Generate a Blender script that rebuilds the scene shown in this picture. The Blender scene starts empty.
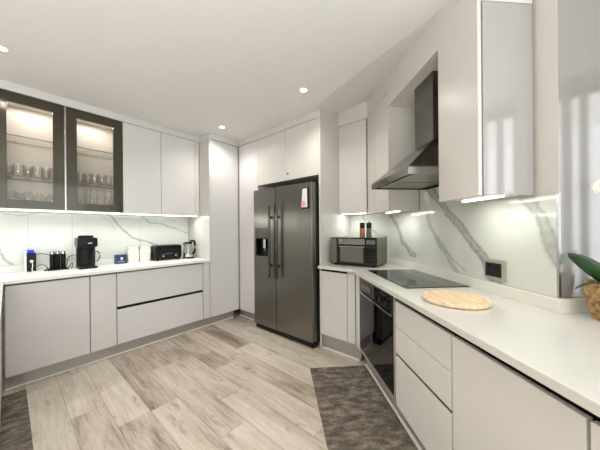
import bpy, bmesh, math, random
from mathutils import Vector, Matrix, noise
random.seed(7)
PI = math.pi
Q = 2 ** -.5
COL = bpy.context.scene.collection

# ------------------------------------------------------------------ frames
# every wall run has its own frame: (along, out, z), "out" grows towards the wall
FR = {'W': 0.0, 'F': 0.0, 'L': PI / 2, 'R': -PI / 4}

def w2(fr, a, o):
    c, s = math.cos(FR[fr]), math.sin(FR[fr])
    return (a * c - o * s, a * s + o * c)

# ------------------------------------------------------------------ materials
def lin(r, g, b):
    f = lambda v: (v / 255) / 12.92 if v <= 10 else (((v / 255) + .055) / 1.055) ** 2.4
    return (f(r), f(g), f(b), 1)

def new_mat(name):
    m = bpy.data.materials.new(name)
    m.use_nodes = True
    return m, m.node_tree, m.node_tree.nodes['Principled BSDF']

def pbr(name, rgb, rough=.5, metal=0., var=.0, scale=8., bump=0., bscale=200., coat=0., spec=.5, stretch=(1, 1, 1), aniso=0., rvar=0.):
    m, nt, b = new_mat(name)
    N, L = nt.nodes, nt.links
    c = lin(*rgb)
    b.inputs['Base Color'].default_value = c
    b.inputs['Roughness'].default_value = rough
    b.inputs['Metallic'].default_value = metal
    b.inputs['Coat Weight'].default_value = coat
    b.inputs['Coat Roughness'].default_value = .06
    b.inputs['Specular IOR Level'].default_value = spec
    b.inputs['Anisotropic'].default_value = aniso
    tc = N.new('ShaderNodeTexCoord')
    mp = N.new('ShaderNodeMapping')
    mp.inputs['Scale'].default_value = stretch
    L.new(tc.outputs['Object'], mp.inputs['Vector'])
    nz = N.new('ShaderNodeTexNoise')
    nz.inputs['Scale'].default_value = scale
    nz.inputs['Detail'].default_value = 5
    L.new(mp.outputs['Vector'], nz.inputs['Vector'])
    rp = N.new('ShaderNodeValToRGB')
    rp.color_ramp.elements[0].position = .3
    rp.color_ramp.elements[1].position = .7
    rp.color_ramp.elements[0].color = (*[x * (1 - var) for x in c[:3]], 1)
    rp.color_ramp.elements[1].color = (*[min(1, x * (1 + var)) for x in c[:3]], 1)
    L.new(nz.outputs['Fac'], rp.inputs['Fac'])
    L.new(rp.outputs['Color'], b.inputs['Base Color'])
    if bump:
        n2 = N.new('ShaderNodeTexNoise')
        n2.inputs['Scale'].default_value = bscale
        L.new(mp.outputs['Vector'], n2.inputs['Vector'])
        bp = N.new('ShaderNodeBump')
        bp.inputs['Strength'].default_value = bump
        bp.inputs['Distance'].default_value = .002
        L.new(n2.outputs['Fac'], bp.inputs['Height'])
        L.new(bp.outputs['Normal'], b.inputs['Normal'])
    if rvar:
        mr = N.new('ShaderNodeMapRange')
        mr.inputs['To Min'].default_value = max(.02, rough - rvar)
        mr.inputs['To Max'].default_value = rough + rvar
        L.new(nz.outputs['Fac'], mr.inputs['Value'])
        L.new(mr.outputs['Result'], b.inputs['Roughness'])
    return m

def mirror_gloss(m, ior=2.1):
    m.node_tree.nodes['Principled BSDF'].inputs['IOR'].default_value = ior
    return m

def emit(name, rgb, strength):
    m, nt, b = new_mat(name)
    b.inputs['Base Color'].default_value = lin(*rgb)
    b.inputs['Emission Color'].default_value = lin(*rgb)
    b.inputs['Emission Strength'].default_value = strength
    return m

def clear_glass(name, tint, ior=1.45, rough=0.01, boost=1.0):
    m, nt, b = new_mat(name)
    N, L = nt.nodes, nt.links
    N.remove(b)
    out = N['Material Output']
    tr = N.new('ShaderNodeBsdfTransparent'); tr.inputs['Color'].default_value = (*tint, 1)
    gl = N.new('ShaderNodeBsdfGlossy'); gl.inputs['Roughness'].default_value = rough
    fr = N.new('ShaderNodeLayerWeight'); fr.inputs['Blend'].default_value = .5
    pw = N.new('ShaderNodeMath'); pw.operation = 'POWER'; pw.inputs[1].default_value = 4.
    mu = N.new('ShaderNodeMath'); mu.operation = 'MULTIPLY_ADD'; mu.use_clamp = True
    mu.inputs[1].default_value = .75 * boost; mu.inputs[2].default_value = .045 * boost
    mx = N.new('ShaderNodeMixShader')
    L.new(fr.outputs['Facing'], pw.inputs[0]); L.new(pw.outputs[0], mu.inputs[0]); L.new(mu.outputs[0], mx.inputs[0])
    L.new(tr.outputs[0], mx.inputs[1]); L.new(gl.outputs[0], mx.inputs[2])
    L.new(mx.outputs[0], out.inputs['Surface'])
    return m

def attr_mat(name, rough, coat=0.):
    m, nt, b = new_mat(name)
    N, L = nt.nodes, nt.links
    at = N.new('ShaderNodeAttribute'); at.attribute_name = 'Col'
    L.new(at.outputs['Color'], b.inputs['Base Color'])
    b.inputs['Roughness'].default_value = rough
    b.inputs['Coat Weight'].default_value = coat
    b.inputs['Coat Roughness'].default_value = .03
    return m

def floor_mat():
    m, nt, b = new_mat('oak_laminate')
    N, L = nt.nodes, nt.links
    def math_(op, a, bb=None, clamp=False):
        n = N.new('ShaderNodeMath'); n.operation = op; n.use_clamp = clamp
        for i, v in enumerate((a, bb)):
            if v is None: continue
            if isinstance(v, (int, float)): n.inputs[i].default_value = v
            else: L.new(v, n.inputs[i])
        return n.outputs[0]
    tc = N.new('ShaderNodeTexCoord')
    sp = N.new('ShaderNodeSeparateXYZ'); L.new(tc.outputs['Object'], sp.inputs[0])
    X, Y = sp.outputs[0], sp.outputs[1]
    v = math_('DIVIDE', math_('ADD', Y, 20.06), .19)
    row = math_('FLOOR', v)
    wn = N.new('ShaderNodeTexWhiteNoise'); wn.noise_dimensions = '1D'; L.new(row, wn.inputs['W'])
    u = math_('ADD', math_('DIVIDE', X, 1.15), math_('MULTIPLY', wn.outputs['Value'], 7))
    colm = math_('FLOOR', u)
    cb = N.new('ShaderNodeCombineXYZ'); L.new(row, cb.inputs[0]); L.new(colm, cb.inputs[1])
    wid = N.new('ShaderNodeTexWhiteNoise'); wid.noise_dimensions = '2D'; L.new(cb.outputs[0], wid.inputs['Vector'])
    pid = wid.outputs['Value']
    def vec(sx, sy, sz):
        c = N.new('ShaderNodeCombineXYZ')
        L.new(math_('MULTIPLY', X, sx), c.inputs[0]); L.new(math_('MULTIPLY', Y, sy), c.inputs[1])
        L.new(math_('MULTIPLY', pid, sz), c.inputs[2]); return c.outputs[0]
    def noise_(vv, sc, det, ro=.6):
        n = N.new('ShaderNodeTexNoise'); n.inputs['Scale'].default_value = sc; n.inputs['Detail'].default_value = det
        n.inputs['Roughness'].default_value = ro; n.inputs['Distortion'].default_value = .4; L.new(vv, n.inputs['Vector']); return n.outputs['Fac']
    broad = noise_(vec(.8, 3.2, 40), 1.7, 3)
    grain = noise_(vec(.55, 9.0, 55), 4.0, 9, .72)
    fine = noise_(vec(1.6, 34.0, 20), 6.0, 4)
    knot = noise_(vec(4.5, 15.0, 80), 1.0, 4, .6)
    r1 = N.new('ShaderNodeValToRGB')
    e = r1.color_ramp.elements
    e[0].position = .32; e[0].color = lin(112, 94, 78)
    e[1].position = .64; e[1].color = lin(208, 199, 186)
    mid = r1.color_ramp.elements.new(.47); mid.color = lin(178, 166, 151)
    s = math_('ADD', math_('MULTIPLY', broad, .38), math_('ADD', math_('MULTIPLY', grain, .38), math_('MULTIPLY', fine, .24)))
    s = math_('ADD', s, math_('MULTIPLY', math_('SUBTRACT', pid, .5), .15))
    L.new(s, r1.inputs['Fac'])
    kr = N.new('ShaderNodeMapRange'); kr.inputs['From Min'].default_value = .60; kr.inputs['From Max'].default_value = .80
    L.new(knot, kr.inputs['Value'])
    mx = N.new('ShaderNodeMix'); mx.data_type = 'RGBA'
    L.new(math_('MULTIPLY', kr.outputs['Result'], math_('ADD', math_('MULTIPLY', grain, 1.5), .15), True), mx.inputs['Factor'])
    L.new(r1.outputs['Color'], mx.inputs['A']); mx.inputs['B'].default_value = lin(92, 76, 62)
    fv = math_('FRACT', v); fu = math_('FRACT', u)
    gv = math_('LESS_THAN', fv, .016); gu = math_('LESS_THAN', fu, .0028)
    gap = math_('MULTIPLY', math_('MAXIMUM', gv, gu), .6)
    m2 = N.new('ShaderNodeMix'); m2.data_type = 'RGBA'
    L.new(gap, m2.inputs['Factor']); L.new(mx.outputs['Result'], m2.inputs['A']); m2.inputs['B'].default_value = lin(96, 84, 74)
    L.new(m2.outputs['Result'], b.inputs['Base Color'])
    b.inputs['Roughness'].default_value = .42
    bp = N.new('ShaderNodeBump'); bp.inputs['Strength'].default_value = .12; bp.inputs['Distance'].default_value = .003
    L.new(fine, bp.inputs['Height']); L.new(bp.outputs['Normal'], b.inputs['Normal'])
    return m

def rug_mat(name):
    m, nt, b = new_mat(name)
    N, L = nt.nodes, nt.links
    tc = N.new('ShaderNodeTexCoord')
    n1 = N.new('ShaderNodeTexNoise'); n1.inputs['Scale'].default_value = 26; n1.inputs['Detail'].default_value = 6; n1.inputs['Roughness'].default_value = .75
    n2 = N.new('ShaderNodeTexNoise'); n2.inputs['Scale'].default_value = 260
    mp = N.new('ShaderNodeMapping'); mp.inputs['Scale'].default_value = (1, .45, 1)
    L.new(tc.outputs['Object'], mp.inputs['Vector']); L.new(mp.outputs['Vector'], n1.inputs['Vector']); L.new(tc.outputs['Object'], n2.inputs['Vector'])
    rp = N.new('ShaderNodeValToRGB'); e = rp.color_ramp.elements
    e[0].position = .36; e[0].color = lin(70, 63, 55)
    e[1].position = .66; e[1].color = lin(146, 136, 121)
    md = rp.color_ramp.elements.new(.5); md.color = lin(100, 91, 80)
    ad = N.new('ShaderNodeMath'); ad.operation = 'MULTIPLY_ADD'; ad.inputs[1].default_value = .22
    L.new(n2.outputs['Fac'], ad.inputs[0]); 
    sb = N.new('ShaderNodeMath'); sb.operation = 'SUBTRACT'; sb.inputs[1].default_value = .11
    L.new(n1.outputs['Fac'], sb.inputs[0]); L.new(sb.outputs[0], ad.inputs[2])
    L.new(ad.outputs[0], rp.inputs['Fac']); L.new(rp.outputs['Color'], b.inputs['Base Color'])
    b.inputs['Roughness'].default_value = .95
    bp = N.new('ShaderNodeBump'); bp.inputs['Strength'].default_value = .6; bp.inputs['Distance'].default_value = .004
    L.new(n2.outputs['Fac'], bp.inputs['Height']); L.new(bp.outputs['Normal'], b.inputs['Normal'])
    return m

def basket_mat():
    m, nt, b = new_mat('woven_seagrass')
    N, L = nt.nodes, nt.links
    tc = N.new('ShaderNodeTexCoord')
    nz = N.new('ShaderNodeTexNoise'); nz.inputs['Scale'].default_value = 60; nz.inputs['Detail'].default_value = 4
    L.new(tc.outputs['Object'], nz.inputs['Vector'])
    rp = N.new('ShaderNodeValToRGB'); e = rp.color_ramp.elements
    e[0].position = .3; e[0].color = lin(112, 84, 52); e[1].position = .7; e[1].color = lin(196, 160, 112)
    L.new(nz.outputs['Fac'], rp.inputs['Fac']); L.new(rp.outputs['Color'], b.inputs['Base Color'])
    b.inputs['Roughness'].default_value = .8
    return m

def wood_board_mat():
    m, nt, b = new_mat('pale_board_wood')
    N, L = nt.nodes, nt.links
    tc = N.new('ShaderNodeTexCoord'); mp = N.new('ShaderNodeMapping')
    mp.inputs['Scale'].default_value = (2, 22, 2); mp.inputs['Rotation'].default_value = (0, 0, .5)
    nz = N.new('ShaderNodeTexNoise'); nz.inputs['Scale'].default_value = 3; nz.inputs['Detail'].default_value = 6
    L.new(tc.outputs['Object'], mp.inputs['Vector']); L.new(mp.outputs['Vector'], nz.inputs['Vector'])
    rp = N.new('ShaderNodeValToRGB'); e = rp.color_ramp.elements
    e[0].position = .3; e[0].color = lin(198, 168, 130); e[1].position = .7; e[1].color = lin(232, 210, 176)
    L.new(nz.outputs['Fac'], rp.inputs['Fac']); L.new(rp.outputs['Color'], b.inputs['Base Color'])
    b.inputs['Roughness'].default_value = .5
    return m

M = {}
M['gloss'] = pbr('white_gloss_laminate', (206, 203, 197), .30, var=.01, coat=.0)
M['gloss_daylit'] = pbr('white_gloss_laminate_daylit', (210, 208, 207), .30, var=.01, coat=.0)  # same laminate, with the cool daylight tint put into the colour
M['end_gloss'] = mirror_gloss(pbr('high_gloss_end_panel', (160, 157, 156), .07, var=.01))
M['carcass'] = pbr('cabinet_carcass', (205, 200, 194), .5, var=.01)
M['interior'] = pbr('cabinet_interior', (206, 198, 188), .5, var=.015)
M['rail'] = pbr('dark_handle_rail', (26, 25, 23), .5, var=.03, spec=.2)
M['plinth'] = pbr('brushed_plinth', (176, 173, 168), .35, metal=.55, var=.04, scale=4, stretch=(1, 1, 30))
M['strip'] = pbr('white_floor_strip', (226, 222, 214), .4, var=.01)
M['ceiling'] = pbr('ceiling_paint', (223, 222, 219), .9, var=.01, bump=.05)
M['wall'] = pbr('wall_paint', (206, 202, 196), .6, var=.01)
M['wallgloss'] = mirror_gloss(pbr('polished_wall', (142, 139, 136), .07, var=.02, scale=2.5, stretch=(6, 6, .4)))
M['top'] = pbr('white_quartz', (206, 204, 196), .22, var=.012, scale=120, coat=.2)
M['upstand'] = pbr('white_quartz_upstand', (224, 221, 212), .25, var=.02, scale=350)
M['topbright'] = pbr('white_quartz_brightened', (232, 232, 228), .3, var=.005, scale=40)  # same quartz, brightened in colour to stand in for stronger light
M['rail_grey'] = pbr('grey_handle_rail', (92, 90, 86), .4, var=.03)
M['steel'] = pbr('brushed_steel', (128, 126, 120), .30, metal=1, var=.05, scale=5, stretch=(40, 40, .6), aniso=.4)
M['hoodsteel'] = pbr('hood_steel', (128, 125, 119), .22, metal=1, var=.05, scale=5, stretch=(.6, .6, 40))
M['hooddark'] = pbr('dark_steel', (96, 92, 84), .28, metal=1, var=.06, scale=5)  # darker steel for dispenser display, hood buttons and toaster slots
M['filter'] = pbr('hood_filter_mesh', (150, 148, 136), .4, metal=.8, var=.1, scale=300)
M['fridgeside'] = pbr('fridge_side', (58, 58, 56), .4, metal=.6, var=.03)
M['chrome'] = pbr('chrome', (200, 200, 198), .12, metal=1, var=.01)
M['handle'] = pbr('bar_handle_steel', (84, 83, 80), .22, metal=1, var=.02)
M['black'] = pbr('black_plastic', (11, 11, 12), .28, var=.1, spec=.28)
M['blackmatte'] = pbr('black_matte', (17, 17, 18), .6, var=.1, spec=.25)
M['blackglass'] = pbr('black_glass', (9, 9, 10), .05, var=.05, coat=.3)
M['ovenglass'] = pbr('oven_glass', (7, 7, 8), .04, var=.05, spec=.2)
M['ovenpanel'] = pbr('oven_panel', (38, 38, 39), .3, metal=.4, var=.04)
M['hob'] = pbr('hob_glass', (24, 26, 23), .08, var=.18, scale=14, coat=.3)
M['hobring'] = pbr('hob_ring', (70, 72, 66), .15, var=.03)
M['mwsteel'] = pbr('microwave_grey', (128, 130, 124), .3, metal=.8, var=.03)
M['mwmirror'] = pbr('microwave_mirror', (170, 170, 164), .10, metal=.9, var=.05)
M['mwcase'] = pbr('microwave_case', (118, 120, 110), .38, metal=.7, var=.02)
M['bronze'] = pbr('bronze_black_glass', (66, 62, 50), .12, metal=.3, var=.03, coat=.15)
M['alu'] = pbr('aluminium_strip', (196, 196, 194), .25, metal=1, var=.02)
M['white'] = pbr('white_ceramic', (226, 222, 212), .3, var=.015)
M['whiteplastic'] = pbr('white_plastic', (232, 232, 230), .3, var=.01)
M['navy'] = pbr('navy_print', (28, 46, 86), .35, var=.08)
M['blue'] = emit('blue_indicator', (20, 40, 230), 1.2)
M['paper'] = pbr('paper', (222, 220, 218), .7, var=.02)
M['pink'] = pbr('pink_print', (240, 140, 190), .6, var=.03)
M['green'] = pbr('orchid_leaf', (34, 66, 32), .28, var=.22, scale=18)
M['stem'] = pbr('orchid_stem', (88, 104, 56), .5, var=.1)
M['petal'] = pbr('orchid_petal', (240, 236, 226), .5, var=.02)
M['yolk'] = pbr('orchid_throat', (206, 170, 90), .5, var=.05)
M['soil'] = pbr('bark_soil', (58, 42, 30), .9, var=.4, scale=70)
M['basket'] = basket_mat()
M['board'] = wood_board_mat()
M['amber'] = pbr('peppercorn_amber', (140, 88, 44), .3, var=.4, scale=160)
M['salt'] = pbr('pepper_dark', (84, 70, 56), .4, var=.5, scale=160)
M['woodknob'] = pbr('wood_knob', (150, 104, 62), .45, var=.1, scale=30)
M['led'] = emit('led_diffuser', (255, 252, 244), 6)
M['lamp'] = emit('downlight_lens', (255, 246, 228), 30)
M['glass'] = clear_glass('door_glass', (.97, .965, .955), 1.45, .01, .35)
M['shelfglass'] = clear_glass('shelf_glass', (.975, .98, .975), 1.45, .02, .6)
M['drinkglass'] = clear_glass('drinking_glass', (.93, .93, .925), 1.45, .02, 1.3)
M['windowglass'] = clear_glass('window_glass', (.96, .97, .97), 1.3, .0, .5)
M['curtain'] = pbr('grey_curtain', (176, 170, 166), .9, var=.06, scale=20, stretch=(1, 8, .2))
M['frame'] = pbr('window_frame', (120, 118, 114), .4, metal=.5, var=.02)
M['shelfedge'] = pbr('glass_edge', (126, 126, 112), .2, var=.03)
M['nickel'] = pbr('satin_nickel', (186, 180, 166), .4, metal=.5, var=.02)
M['groove'] = pbr('grey_channel', (150, 148, 146), .4, var=.02)
M['floor'] = floor_mat()
M['rug'] = rug_mat('brown_rug_pile')
M['marble'] = attr_mat('polished_marble_splash', .10, .35)

# ------------------------------------------------------------------ mesh builder
class MB:
    def __init__(s, fr='W'):
        s.fr = fr; s.bm = bmesh.new()
    def _merge(s, b, bev=0, seg=2, smooth=False):
        if bev:
            es = [e for e in b.edges if len(e.link_faces) == 2 and e.calc_face_angle(0) > .5]
            bmesh.ops.bevel(b, geom=es, offset=bev, segments=seg, affect='EDGES', profile=.6, clamp_overlap=True)
        if smooth:
            for f in b.faces: f.smooth = True
        me = bpy.data.meshes.new('tmp'); b.to_mesh(me); b.free()
        s.bm.from_mesh(me); bpy.data.meshes.remove(me)
        return s
    def box(s, x0, x1, y0, y1, z0, z1, bev=0, seg=2, mtx=None):
        b = bmesh.new()
        bmesh.ops.create_cube(b, size=1)
        for v in b.verts:
            v.co = Vector((x0 + (v.co.x + .5) * (x1 - x0), y0 + (v.co.y + .5) * (y1 - y0), z0 + (v.co.z + .5) * (z1 - z0)))
        if mtx: bmesh.ops.transform(b, matrix=mtx, verts=b.verts)
        return s._merge(b, bev, seg)
    def prism(s, pts, z0, z1, bev=0):
        b = bmesh.new()
        bt = [b.verts.new((x, y, z0)) for x, y in pts]
        tp = [b.verts.new((x, y, z1)) for x, y in pts]
        n = len(pts)
        b.faces.new(bt[::-1]); b.faces.new(tp)
        for i in range(n): b.faces.new((bt[i], bt[(i + 1) % n], tp[(i + 1) % n], tp[i]))
        bmesh.ops.recalc_face_normals(b, faces=b.faces)
        return s._merge(b, bev)
    def poly(s, verts, faces, smooth=False, bev=0):
        b = bmesh.new()
        vs = [b.verts.new(v) for v in verts]
        for f in faces: b.faces.new([vs[i] for i in f])
        bmesh.ops.recalc_face_normals(b, faces=b.faces)
        return s._merge(b, bev, smooth=smooth)
    def lathe(s, prof, c, n=24, axis='z', scale=(1, 1), mtx=None):
        b = bmesh.new(); rings = []
        for r, h in prof:
            ring = []
            if r < 1e-6:
                ring = [b.verts.new((0, 0, h))] * n
            else:
                for i in range(n):
                    t = 2 * PI * i / n
                    ring.append(b.verts.new((r * math.cos(t) * scale[0], r * math.sin(t) * scale[1], h)))
            rings.append(ring)
        for A, B in zip(rings, rings[1:]):
            for i in range(n):
                q = []
                for v in (A[i], A[(i + 1) % n], B[(i + 1) % n], B[i]):
                    if v not in q: q.append(v)
                if len(q) > 2:
                    try: b.faces.new(q)
                    except ValueError: pass
        bmesh.ops.recalc_face_normals(b, faces=b.faces)
        R = Matrix.Identity(4)
        if axis == 'y': R = Matrix.Rotation(PI / 2, 4, 'X')
        if axis == 'x': R = Matrix.Rotation(PI / 2, 4, 'Y')
        if mtx: R = mtx @ R
        bmesh.ops.transform(b, matrix=Matrix.Translation(c) @ R, verts=b.verts)
        for e in b.edges:
            e.smooth = not (len(e.link_faces) == 2 and e.calc_face_angle(0) > .7)
        return s._merge(b, smooth=True)
    def tube(s, pts, r, n=10, closed_ends=True):
        pts = [Vector(p) for p in pts]
        b = bmesh.new(); rings = []
        rr = r if isinstance(r, (list, tuple)) else [r] * len(pts)
        up = Vector((0, 0, 1))
        for i, p in enumerate(pts):
            t = (pts[min(i + 1, len(pts) - 1)] - pts[max(i - 1, 0)]).normalized()
            u = t.cross(up)
            if u.length < .05: u = t.cross(Vector((1, 0, 0)))
            u.normalize(); w = u.cross(t)
            rings.append([b.verts.new(p + (u * math.cos(2 * PI * k / n) + w * math.sin(2 * PI * k / n)) * rr[i]) for k in range(n)])
        for A, B in zip(rings, rings[1:]):
            for k in range(n): b.faces.new((A[k], A[(k + 1) % n], B[(k + 1) % n], B[k]))
        if closed_ends:
            b.faces.new(rings[0][::-1]); b.faces.new(rings[-1])
        bmesh.ops.recalc_face_normals(b, faces=b.faces)
        return s._merge(b, smooth=True)
    def build(s, name, mat, parent=None, loc=None, label=None):
        """parent: thing (its stored origin is in the same frame) or None; loc = own origin in the frame"""
        org = parent['_o'] if parent is not None else (loc or (0, 0, 0))
        bmesh.ops.translate(s.bm, vec=(-org[0], -org[1], -org[2]), verts=s.bm.verts)
        me = bpy.data.meshes.new(name); s.bm.to_mesh(me); s.bm.free()
        me.materials.append(mat)
        o = bpy.data.objects.new(name, me); COL.objects.link(o)
        o['_o'] = list(org)
        if parent is not None: o.parent = parent
        else:
            x, y = w2(s.fr, org[0], org[1])
            o.location = (x, y, org[2]); o.rotation_euler = (0, 0, FR[s.fr])
        if label: o['label'] = label
        return o

def tag(o, label, cat, group=None):
    o['label'] = label; o['category'] = cat
    if group: o['group'] = group
    return o

def thing(name, label, cat, fr, org, group=None):
    o = bpy.data.objects.new(name, None); COL.objects.link(o)
    o.empty_display_size = .05
    x, y = w2(fr, org[0], org[1])
    o.location = (x, y, org[2]); o.rotation_euler = (0, 0, FR[fr])
    o['_o'] = list(org)
    return tag(o, label, cat, group)

def dup(root, loc, rotz=None, label=None, group=None):
    r = root.copy(); COL.objects.link(r); r.location = loc
    if rotz is not None: r.rotation_euler = (0, 0, rotz)
    if label: r['label'] = label
    if group: r['group'] = group
    for ch in list(root.children):
        c = ch.copy(); COL.objects.link(c); c.parent = r
        for g in ch.children:
            d = g.copy(); COL.objects.link(d); d.parent = c
    return r

def struct(o):
    o['kind'] = 'structure'; return o

def bx(fr, name, mat, parent, *a, bev=.002, label=None, seg=2):
    return MB(fr).box(*a, bev=bev, seg=seg).build(name, mat, parent, label=label)

H0 = .895        # worktop height
CEIL = 2.58
def RW(a, o): return (Q * (a + o), Q * (o - a))

# ------------------------------------------------------------------ setting
WC = 1.27        # right splash wall
WE = -1.03       # its near end
corner = (2 ** .5 * WC - 2.85, 2.85)
e1 = RW(WE, WC); e2 = RW(WE, 5.75)
XW = 1.75
def slab(name, pts, z0, z1, mat):
    return struct(MB().prism(pts, z0, z1).build(name, mat))
slab('floor', [(-3.8, -4.4), (3.4, -4.4), (3.4, 5.2), (-3.8, 5.2)], -.1, 0, M['floor'])
slab('wall_left', [(-3.65, -4.2), (-3.8, -4.2), (-3.8, 3.0), (-3.65, 3.0)], 0, 2.75, M['wall'])
slab('wall_back', [(-3.65, 2.85), corner, (corner[0] + .1, 3.0), (-3.65, 3.0)], 0, 2.75, M['wall'])
q1 = RW(WE - .16, WC + .15)
slab('wall_right', [e1, corner, (corner[0] + .1, 3.0), q1, RW(WE - .001, WC + .15)], 0, 2.75, M['gloss'])
slab('wall_return', [RW(WE, WC), RW(WE, 3.6), RW(WE - .15, 3.6), RW(WE - .15, WC + .16), RW(WE - .002, WC + .003)], 0, 2.75, M['wallgloss'])
slab('wall_rear', [(-3.65, -4.2), (XW, -4.2), (XW, -4.35), (-3.65, -4.35)], 0, 2.75, M['wall'])
# window wall on the far right of the room (outside the frame): it is where the daylight comes from
wy0, wy1, wz0, wz1 = -2.9, 3.1, .06, 2.5
mb = MB().box(XW, XW + .15, -4.35, wy0, 0, 2.75).box(XW, XW + .15, wy1, 5.1, 0, 2.75).box(XW, XW + .15, wy0, wy1, 0, wz0).box(XW, XW + .15, wy0, wy1, wz1, 2.75)
struct(mb.build('wall_window_side', M['wall']))
mb = MB()
for y in (wy0, wy0 + 2.1, wy0 + 4.2, wy1 - .06): mb.box(XW + .04, XW + .10, y, y + .06, wz0, wz1)
mb.box(XW + .04, XW + .10, wy0, wy1, wz0, wz0 + .06).box(XW + .04, XW + .10, wy0, wy1, wz1 - .06, wz1)
wf = struct(mb.build('window_1', M['frame']))
MB().box(XW + .066, XW + .074, wy0 + .01, wy1 - .01, wz0 + .01, wz1 - .01).build('pane', M['windowglass'], wf)

# ceiling: the main sheet and a wedge by the right-hand cabinets, tilted up so it shades darker
P1 = (-1.580, 2.1115); T = RW(-1.36, .985)
cor = (-1.2, 2.57)
main = [(-3.8, -4.4), (3.4, -4.4), (3.4, 5.2), (e2[0], 5.2), RW(WE - .2, WC + .3), RW(-1.36, 1.3), T, P1, (-1.580, 2.4), (-1.7, 3.0), (-3.8, 3.0)]
slab('ceiling', main, CEIL, CEIL + .1, M['ceiling'])
d = (Vector(T) - Vector(P1)).normalized(); nrm = Vector((-d.y, d.x))
if nrm.dot(Vector((1, 1))) < 0: nrm = -nrm
def rake(p): return CEIL + max(0, (Vector(p) - Vector(P1)).dot(nrm)) * .20
pts = [P1, T, RW(-1.36, 1.30), RW(-2.9, 1.30), (-1.580, 2.9), (-1.580, 2.4)]
mb = MB().poly([(*p, rake(p)) for p in pts] + [(*p, 2.80) for p in pts],
               [(0, 1, 2, 3, 4, 5), (11, 10, 9, 8, 7, 6)] + [(i, (i + 1) % 6, 6 + (i + 1) % 6, 6 + i) for i in range(6)])
struct(mb.build('ceiling_raked', M['ceiling']))

# ------------------------------------------------------------------ marble splashbacks
def seg_d(px, pz, A, B):
    ax, az = A; bx_, bz = B
    dx, dz = bx_ - ax, bz - az
    l2 = dx * dx + dz * dz
    t = max(0, min(1, ((px - ax) * dx + (pz - az) * dz) / l2))
    return math.hypot(px - ax - t * dx, pz - az - t * dz)
def splash(name, fr, a0, a1, z0, z1, o, veins, base, vein_c, seams, step=.0065, parent=None):
    na = int((a1 - a0) / step) + 1; nz = int((z1 - z0) / step) + 1
    vs, cs = [], []
    for j in range(nz + 1):
        for i in range(na + 1):
            a = a0 + (a1 - a0) * i / na; z = z0 + (z1 - z0) * j / nz
            vs.append((a, o, z))
            nx = noise.noise(Vector((a * 9, z * 9, 3.1))) * .022 + noise.noise(Vector((a * 30, z * 30, 1.7))) * .009
            nz_ = noise.noise(Vector((a * 9, z * 9, 8.4))) * .022 + noise.noise(Vector((a * 30, z * 30, 5.7))) * .009
            k = 0.
            for pl, wd, st in veins:
                dd = min(seg_d(a + nx, z + nz_, A, B) for A, B in zip(pl, pl[1:]))
                wv = wd * (.75 + .9 * abs(noise.noise(Vector((a * 4, z * 4, wd * 90)))))
                broad = math.exp(-(dd / wv) ** 4)
                core = math.exp(-(abs(dd - wv * .9) / (.28 * wv + .002)) ** 2)
                k = max(k, st * (.50 * broad * (.7 + .8 * abs(noise.noise(Vector((a * 45, z * 18, 4.))))) + .75 * core * (.4 + .6 * abs(noise.noise(Vector((a * 25, z * 25, 2)))))))
            k += .05 * max(0, noise.noise(Vector((a * 3, z * 5, 9.))))
            for sa in seams:
                if abs(a - sa) < .0036: k = max(k, .22)
            k = min(1, k)
            cs.append([base[q] * (1 - k) + vein_c[q] * k for q in range(3)])
    W = na + 1
    fs = [(j * W + i, j * W + i + 1, (j + 1) * W + i + 1, (j + 1) * W + i) for j in range(nz) for i in range(na)]
    me = bpy.data.meshes.new(name)
    me.from_pydata(vs, [], fs)
    at = me.color_attributes.new('Col', 'FLOAT_COLOR', 'POINT')
    for i, c in enumerate(cs): at.data[i].color = (*c, 1)
    me.materials.append(M['marble'])
    ob = bpy.data.objects.new(name, me); COL.objects.link(ob)
    ob.rotation_euler = (0, 0, FR[fr])
    md = ob.modifiers.new('thick', 'SOLIDIFY'); md.thickness = .006; md.offset = 0
    ob['_o'] = [0, 0, 0]
    return struct(ob)
wb = lin(206, 210, 202)[:3]; vg = lin(104, 104, 98)[:3]
RV = [([(-2.05, 1.64), (-1.94, 1.572), (-1.83, 1.465), (-1.69, 1.326), (-1.59, 1.234), (-1.48, 1.142), (-1.42, 1.07), (-1.36, .95)], .032, .95),
      ([(-1.21, 1.50), (-1.19, 1.455), (-1.16, 1.417), (-1.11, 1.347), (-1.08, 1.256), (-1.05, 1.172), (-1.02, 1.124)], .034, .8),
      ([(-2.86, 1.56), (-2.81, 1.49), (-2.76, 1.443), (-2.57, 1.303), (-2.46, 1.137), (-2.24, 1.023)], .024, .9),
      ([(-2.05, 1.50), (-2.03, 1.422), (-2.0, 1.296), (-1.86, 1.168), (-1.77, 1.052), (-1.69, .96)], .022, .6),
      ([(-1.95, 1.25), (-1.89, 1.204), (-1.8, 1.1), (-1.69, 1.038), (-1.6, .995)], .005, .7)]
LV = [([(.70, 1.54), (.774, 1.484), (.812, 1.456), (.902, 1.305), (1.039, 1.184), (1.221, 1.119), (1.40, 1.04)], .008, .9),
      ([(1.0, 1.53), (1.063, 1.509), (1.096, 1.489), (1.223, 1.397), (1.385, 1.372), (1.503, 1.325), (1.74, 1.25)], .006, .7),
      ([(1.385, 1.5), (1.45, 1.44), (1.56, 1.40)], .004, .5),
      ([(-.10, 1.2), (-.046, 1.112), (-.028, 1.035), (.027, .97)], .006, .8),
      ([(-.03, 1.46), (-.014, 1.45), (.133, 1.437), (.21, 1.462)], .004, .6),
      ([(.6, 1.52), (.626, 1.489), (.689, 1.469), (.792, 1.389), (.841, 1.269)], .004, .45)]
splash('wall_splash_right', 'R', -2.79, -1.441, .960, 1.62, WC - .004, RV, wb, vg, [])
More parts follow.
